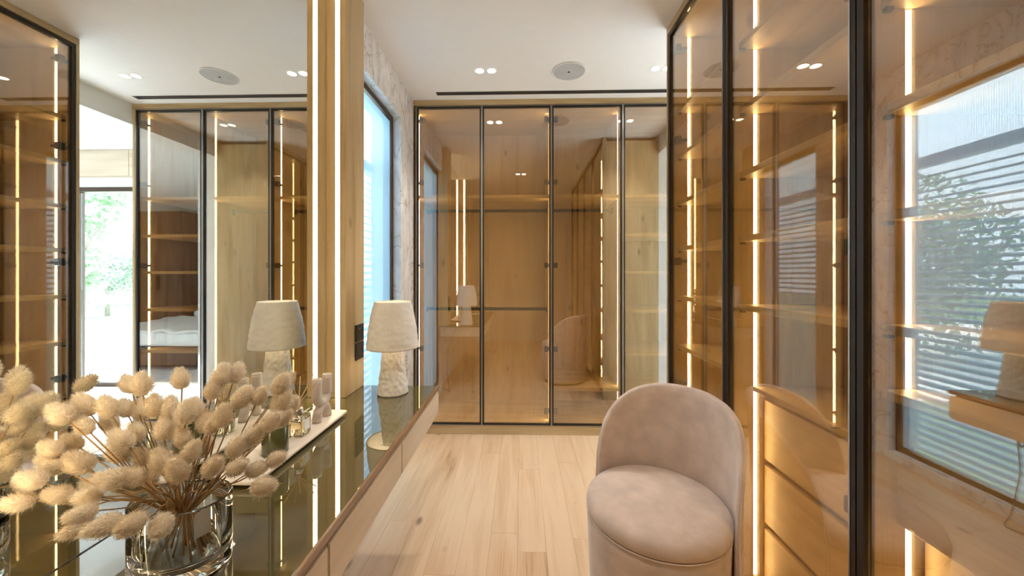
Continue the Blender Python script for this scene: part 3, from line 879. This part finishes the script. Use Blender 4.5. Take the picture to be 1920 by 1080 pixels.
husk = plain('seed_husk', (0.68, 0.57, 0.42), 0.9, var=0.15)
def head_mesh(seed):
    rnd = random.Random(seed)
    bm = bmesh.new()
    Ln, R = 0.044, 0.0182
    def rad(t): return R * (math.sin(PI * min(1, (t * .94 + .03))) ** .62) * (1.08 - .28 * t)
    rows, n = 9, 12
    rr = [[bm.verts.new((rad(i / rows) * .86 * math.cos(2 * PI * j / n), rad(i / rows) * .86 * math.sin(2 * PI * j / n), Ln * (i / rows) - .002)) for j in range(n)] for i in range(rows + 1)]
    for a, b in zip(rr, rr[1:]):
        for j in range(n): bm.faces.new((a[j], a[(j + 1) % n], b[(j + 1) % n], b[j]))
    bm.faces.new(list(reversed(rr[0]))); bm.faces.new(rr[-1])
    for _ in range(1300):
        t = rnd.random(); a = rnd.uniform(0, 2 * PI); r = rad(t) * .84
        base = Vector((r * math.cos(a), r * math.sin(a), Ln * t - .002))
        out = Vector((math.cos(a), math.sin(a), 0))
        d = (out * rnd.uniform(.45, 1.0) + Vector((0, 0, 1)) * (rnd.uniform(.25, .9) + (t - .4) * 1.2) + Vector((rnd.gauss(0, .28), rnd.gauss(0, .28), rnd.gauss(0, .2)))).normalized()
        ln = rnd.uniform(.004, .0085) * (1 if rnd.random() > .03 else 1.7)
        s = d.cross(out + Vector((0, 0, .3)))
        if s.length < 1e-4: continue
        s = s.normalized() * rnd.uniform(.0003, .0006)
        bm.faces.new([bm.verts.new(base - s), bm.verts.new(base + s), bm.verts.new(base + d * ln)])
    me = bpy.data.meshes.new('seed_head'); bm.to_mesh(me); bm.free(); me.materials.append(fluff); me.materials.append(husk)
    for p in me.polygons: p.material_index = 1 if len(p.vertices) != 3 else 0
    for p in me.polygons: p.use_smooth = False
    return me
HM = [head_mesh(100 + i) for i in range(4)]
HEADS = [(-0.868, 0.663, 1.033), (-0.846, 0.683, 1.003), (-0.828, 0.708, 1.03), (-0.779, 0.689, 0.974), (-0.858, 0.767, 1.006), (-0.868, 0.649, 0.974), (-0.794, 0.633, 0.958), (-0.855, 0.613, 0.937), (-0.862, 0.6, 0.905), (-0.807, 0.614, 0.911), (-0.773, 0.627, 0.899), (-0.732, 0.633, 0.929), (-0.711, 0.65, 0.924), (-0.743, 0.595, 0.89), (-0.743, 0.588, 0.871), (-0.711, 0.6, 0.867), (-0.658, 0.597, 0.872), (-0.861, 0.776, 1.055), (-0.778, 0.727, 1.07), (-0.831, 0.776, 1.0), (-0.748, 0.724, 1.027), (-0.801, 0.735, 0.966), (-0.868, 0.701, 1.036), (-0.857, 0.735, 0.988), (-0.868, 0.681, 0.971), (-0.868, 0.651, 0.947), (-0.811, 0.711, 0.941), (-0.727, 0.759, 1.073), (-0.643, 0.744, 1.054), (-0.638, 0.76, 1.08), (-0.626, 0.785, 1.078), (-0.722, 0.731, 1.022), (-0.676, 0.718, 1.017), (-0.729, 0.797, 0.998), (-0.59, 0.756, 1.035), (-0.56, 0.766, 1.034), (-0.607, 0.725, 1.007), (-0.65, 0.733, 0.993), (-0.628, 0.727, 0.989), (-0.717, 0.713, 0.985), (-0.676, 0.71, 0.97), (-0.636, 0.687, 0.953), (-0.682, 0.671, 0.944), (-0.642, 0.664, 0.93), (-0.586, 0.678, 0.929), (-0.663, 0.745, 0.935), (-0.562, 0.707, 0.955), (-0.546, 0.728, 0.965), (-0.542, 0.682, 0.926), (-0.52, 0.703, 0.911), (-0.491, 0.683, 0.89), (-0.623, 0.614, 0.859), (-0.756, 0.718, 0.885), (-0.777, 0.725, 0.922), (-0.519, 0.774, 1.057), (-0.546, 0.839, 1.047), (-0.515, 0.77, 1.023), (-0.523, 0.807, 0.997), (-0.506, 0.763, 0.989), (-0.512, 0.733, 0.994), (-0.492, 0.72, 0.923), (-0.838, 0.696, 0.884), (-0.729, 0.751, 0.972)]
rnd = random.Random(77)
for i, hpos in enumerate(HEADS):
    c = Vector(hpos)
    side = c - Vector((vx, vy, c.z))
    neck = Vector((vx + max(-.05, min(.05, side.x * .28)) + rnd.uniform(-.012, .012), vy + max(-.03, min(.03, side.y * .3)) + rnd.uniform(-.008, .008), vz + HV + .004))
    foot = Vector((vx - max(-.055, min(.055, side.x * .35)) + rnd.uniform(-.01, .01), vy - max(-.03, min(.03, side.y * .4)) + rnd.uniform(-.006, .006), vz + rnd.uniform(.03, .045)))
    d = (c - neck)
    d = (d.normalized() + Vector((0, 0, .12 if c.z > .93 else -.05)) + Vector((rnd.gauss(0, .12), rnd.gauss(0, .12), rnd.gauss(0, .1)))).normalized()
    sc = rnd.uniform(.88, 1.15)
    b0 = c - d * .021 * sc
    side_w = 'left' if c.x < -0.76 else ('right' if c.x > -0.60 else 'middle')
    lvl = 'upper' if c.z > 1.01 else ('lowest' if c.z < 0.92 else 'central')
    dep = 'front' if c.y < 0.70 else 'back'
    root = thing('bunny_tail', 'dried cream bunny tail in the %s %s of the vase bunch, towards the %s' % (lvl, side_w, dep), 'dried flower', tuple(foot), 'dried bunny tails in the glass vase')
    bm = bmesh.new()
    mid = neck.lerp(b0, .5) + Vector((rnd.uniform(-.006, .006), rnd.uniform(-.006, .006), -.006))
    add_tube(bm, smooth_pts([foot, neck, mid, b0 + d * .004], 5), .0017, 5, .0012)
    finish('stem', bm, straw, root, True)
    hd = bpy.data.objects.new('seed_head', HM[i % 4]); COL.objects.link(hd)
    hd.parent = root
    q = d.to_track_quat('Z', 'Y')
    M = Matrix.Translation(b0 - foot) @ q.to_matrix().to_4x4() @ Matrix.Rotation(rnd.uniform(0, 6.28), 4, 'Z') @ Matrix.Scale(sc, 4)
    hd.matrix_basis = M

# ------------------------------------------------------------------ chair
CX, CY, RS = 0.50, 1.375, 0.250
AB = math.radians(46)                  # direction of the backrest
chn = thing('barrel_chair', 'taupe velvet barrel chair with round seat and curved back', 'chair', (CX, CY, 0.0))
bm = bmesh.new()
pr = [(RS - .035, 0.012), (RS - .018, 0.014), (RS - .014, 0.03), (RS - .008, 0.20), (RS - .002, 0.36), (RS - .001, 0.398), (RS - .008, 0.404)]
add_lathe(bm, CX, CY, pr, 72, lambda a, z: .0018 * noise.noise(Vector((math.cos(a) * 3, math.sin(a) * 3, z * 3))), True, True)
finish('seat_base', bm, velvet, chn, True)
bm = bmesh.new(); add_lathe(bm, CX, CY, [(RS - .05, 0.0), (RS - .05, 0.0118)], 48, None, True, True)
finish('plinth', bm, black_plastic, chn)
bm = bmesh.new()
pr = [(RS - .012, 0.405), (RS + .001, 0.412), (RS + .003, 0.428), (RS - .001, 0.444), (RS - .012, 0.457), (RS - .035, 0.466), (RS - .08, 0.473), (RS - .14, 0.477), (RS - .20, 0.479), (0.004, 0.48)]
add_lathe(bm, CX, CY, pr, 72, None, True, True)
finish('seat_cushion', bm, velvet, chn, True)
bm = bmesh.new()
ringp = [(CX + (RS - .001) * math.cos(2 * PI * i / 72), CY + (RS - .001) * math.sin(2 * PI * i / 72), 0.4045) for i in range(73)]
add_tube(bm, ringp, .0032, 8)
finish('seat_piping', bm, velvet, chn, True)
# curved back shell
bm = bmesh.new()
na, nz = 56, 22
SP = math.radians(86)
TH = 0.038
def top_z(u):                          # u in [-1, 1]
    return 0.40 + 0.402 * (max(0.0, 1 - abs(u) ** 2.5)) ** (1 / 2.1)
def shell(u, v, layer):
    phi = AB + u * SP
    zt_ = top_z(u)
    z = 0.02 + (zt_ - 0.02) * v
    lean = 0.030 * max(0, (z - 0.40)) / 0.4 * math.cos(u * 1.3)
    r_in = RS + .0055 + lean
    th = TH * (1 - 0.35 * v) * (1 - .45 * abs(u) ** 4)
    r = r_in if layer == 0 else r_in + th
    return Vector((CX + r * math.cos(phi), CY + r * math.sin(phi), z))
grid = [[[bm.verts.new(shell(-1 + 2 * i / na, j / nz, l)) for j in range(nz + 1)] for i in range(na + 1)] for l in (0, 1)]
for i in range(na):
    for j in range(nz):
        a = grid[0]; bm.faces.new((a[i][j], a[i][j + 1], a[i + 1][j + 1], a[i + 1][j]))
        a = grid[1]; bm.faces.new((a[i][j], a[i + 1][j], a[i + 1][j + 1], a[i][j + 1]))
    bm.faces.new((grid[0][i][0], grid[0][i + 1][0], grid[1][i + 1][0], grid[1][i][0]))
# rounded top edge
def topmid(i):
    p = (grid[0][i][nz].co + grid[1][i][nz].co) / 2; return bm.verts.new(p + Vector((0, 0, .011)))
tm = [topmid(i) for i in range(na + 1)]
for i in range(na):
    bm.faces.new((grid[0][i][nz], tm[i], tm[i + 1], grid[0][i + 1][nz])); bm.faces.new((grid[1][i][nz], grid[1][i + 1][nz], tm[i + 1], tm[i]))
for i in (0, na):
    loop = [grid[0][i][j] for j in range(nz + 1)] + [tm[i]] + [grid[1][i][j] for j in range(nz, -1, -1)]
    bm.faces.new(loop)
bmesh.ops.recalc_face_normals(bm, faces=bm.faces)
bk = finish('backrest', bm, velvet, chn, True)
bm = bmesh.new()
edge = []
for j in range(0, nz + 1): edge.append(shell(-1, j / nz, 1))
for i in range(1, na): edge.append(shell(-1 + 2 * i / na, 1, 1))
for j in range(nz, -1, -1): edge.append(shell(1, j / nz, 1))
add_tube(bm, edge, .0030, 7)
finish('back_piping', bm, velvet, bk, True)

# ------------------------------------------------------------------ ceiling fittings
sp_x, sp_y = 0.3275, 2.534
spk = thing('ceiling_speaker', 'round grey ceiling speaker in the white ceiling', 'speaker', (sp_x, sp_y, H - 0.008))
bm = bmesh.new()
add_lathe(bm, sp_x, sp_y, [(0.114, H - .0005), (0.1145, H - .006), (0.111, H - .008), (0.108, H - .0078), (0.107, H - .005)], 64)
finish('rim', bm, wall_white, spk, True)
bm = bmesh.new(); add_lathe(bm, sp_x, sp_y, [(0.1068, H - .0045), (0.06, H - .0062), (0.004, H - .0068)], 64, None, False, True)
finish('grille', bm, grey_grille, spk, True)
bm = bmesh.new(); add_lathe(bm, sp_x, sp_y, [(0.008, H - .0068), (0.008, H - .0085)], 16, None, True, True)
finish('centre_badge', bm, slot_black, spk)

def downlight(x, y, label):
    root = thing('downlight', label, 'downlight', (x, y, H - 0.004), 'recessed ceiling downlights')
    bm = bmesh.new(); add_lathe(bm, x, y, [(0.037, H - .0004), (0.037, H - .003), (0.032, H - .0035), (0.0285, H - .002)], 40)
    finish('trim_ring', bm, wall_white, root, True)
    bm = bmesh.new(); add_lathe(bm, x, y, [(0.0283, H - .0008), (0.0283, H - .0020)], 40, None, True, True)
    finish('lens', bm, down_mat, root)
    d = bpy.data.lights.new('downlight_lamp', 'SPOT'); d.energy = 16; d.color = (1.0, 0.94, 0.85); d.spot_size = math.radians(110); d.spot_blend = 0.8; d.shadow_soft_size = 0.035
    o = bpy.data.objects.new('downlight_lamp', d); COL.objects.link(o); o.location = (0, 0, -0.012); o.parent = root
DY = 2.515
for x, y, l in ((-0.290, DY, 'left lamp of the downlight pair near the marble window'), (-0.207, DY, 'right lamp of the downlight pair near the marble window'),
                (0.917, DY, 'left lamp of the downlight pair near the doorway'), (0.995, DY, 'right lamp of the downlight pair near the doorway'),
                (-0.05, 0.75, 'left lamp of the downlight pair above the vanity aisle'), (0.033, 0.75, 'right lamp of the downlight pair above the vanity aisle')):
    downlight(x, y, l)

sl = thing('slot_diffuser', 'long black linear air slot in the ceiling before the back wardrobe', 'air vent', (0.30, 2.823, H - 0.003))
box('slot', -0.662, 1.262, 2.796, 2.850, H - 0.0016, H - 0.0004, slot_black, sl)
box('slot_edge', -0.664, 1.264, 2.7935, 2.796, H - 0.003, H - 0.0004, wall_white, sl)
box('slot_edge', -0.664, 1.264, 2.850, 2.8525, H - 0.003, H - 0.0004, wall_white, sl)

# ------------------------------------------------------------------ bedroom seen through the doorway in the mirror
linen = plain('white_linen', (0.78, 0.77, 0.76), 0.9, bump=0.3, bscale=12)
dark_oak = wood('dark_stained_oak', 'Z', (0.06, 0.03, 0.02), (0.10, 0.055, 0.035), (0.14, 0.08, 0.05))
bed = thing('bed', 'white bed in the bedroom, reflected in the far wardrobe glass', 'bed', (3.4, 0.2, 0.0))
box('bed_frame', 2.5, 4.3, -1.05, 1.1, 0.06, 0.30, dark_oak, bed, 0.01)
box('mattress', 2.55, 4.25, -1.0, 1.05, 0.301, 0.50, linen, bed, 0.04, 3)
box('headboard', 2.45, 4.35, -1.18, -1.06, 0.0, 1.05, velvet, bed, 0.02, 2)
bm = bmesh.new()
g = [[bm.verts.new((2.50 + 1.80 * i / 24, -0.55 + 1.64 * j / 24, 0.53 + 0.05 * noise.noise(Vector((i * .35, j * .3, 2.0))) + 0.02 * noise.noise(Vector((i * .9, j * .8, 5.0))))) for j in range(25)] for i in range(25)]
for i in range(24):
    for j in range(24): bm.faces.new((g[i][j], g[i + 1][j], g[i + 1][j + 1], g[i][j + 1]))
dv = finish('duvet', bm, linen, bed, True)
md = dv.modifiers.new('thick', 'SOLIDIFY'); md.thickness = 0.03; md.offset = -1
for xx in (2.62, 3.46):
    bm = bmesh.new(); add_box(bm, xx, xx + 0.7, -0.98, -0.58, 0.51, 0.63, 0.055, 4)
    tag(finish('pillow', bm, linen, None, True), 'white pillow on the bed nearer the doorway' if xx < 3 else 'white pillow on the far side of the bed', 'pillow', 'bed pillows')
cb = thing('tall_cabinet', 'dark stained tall cabinet beside the bed', 'cabinet', (4.75, -0.9, 0.0))
box('carcass', 4.40, 5.30, -1.19, -0.66, 0.0, 2.45, dark_oak, cb, 0.003)
for i in range(2):
    d = box('door', 4.405 + i * 0.449, 4.850 + i * 0.449, -0.659, -0.64, 0.06, 2.44, dark_oak, cb, 0.002)
    box('handle', (4.825 if i == 0 else 4.865), (4.835 if i == 0 else 4.875), -0.6395, -0.615, 1.0, 1.25, black_metal, d)
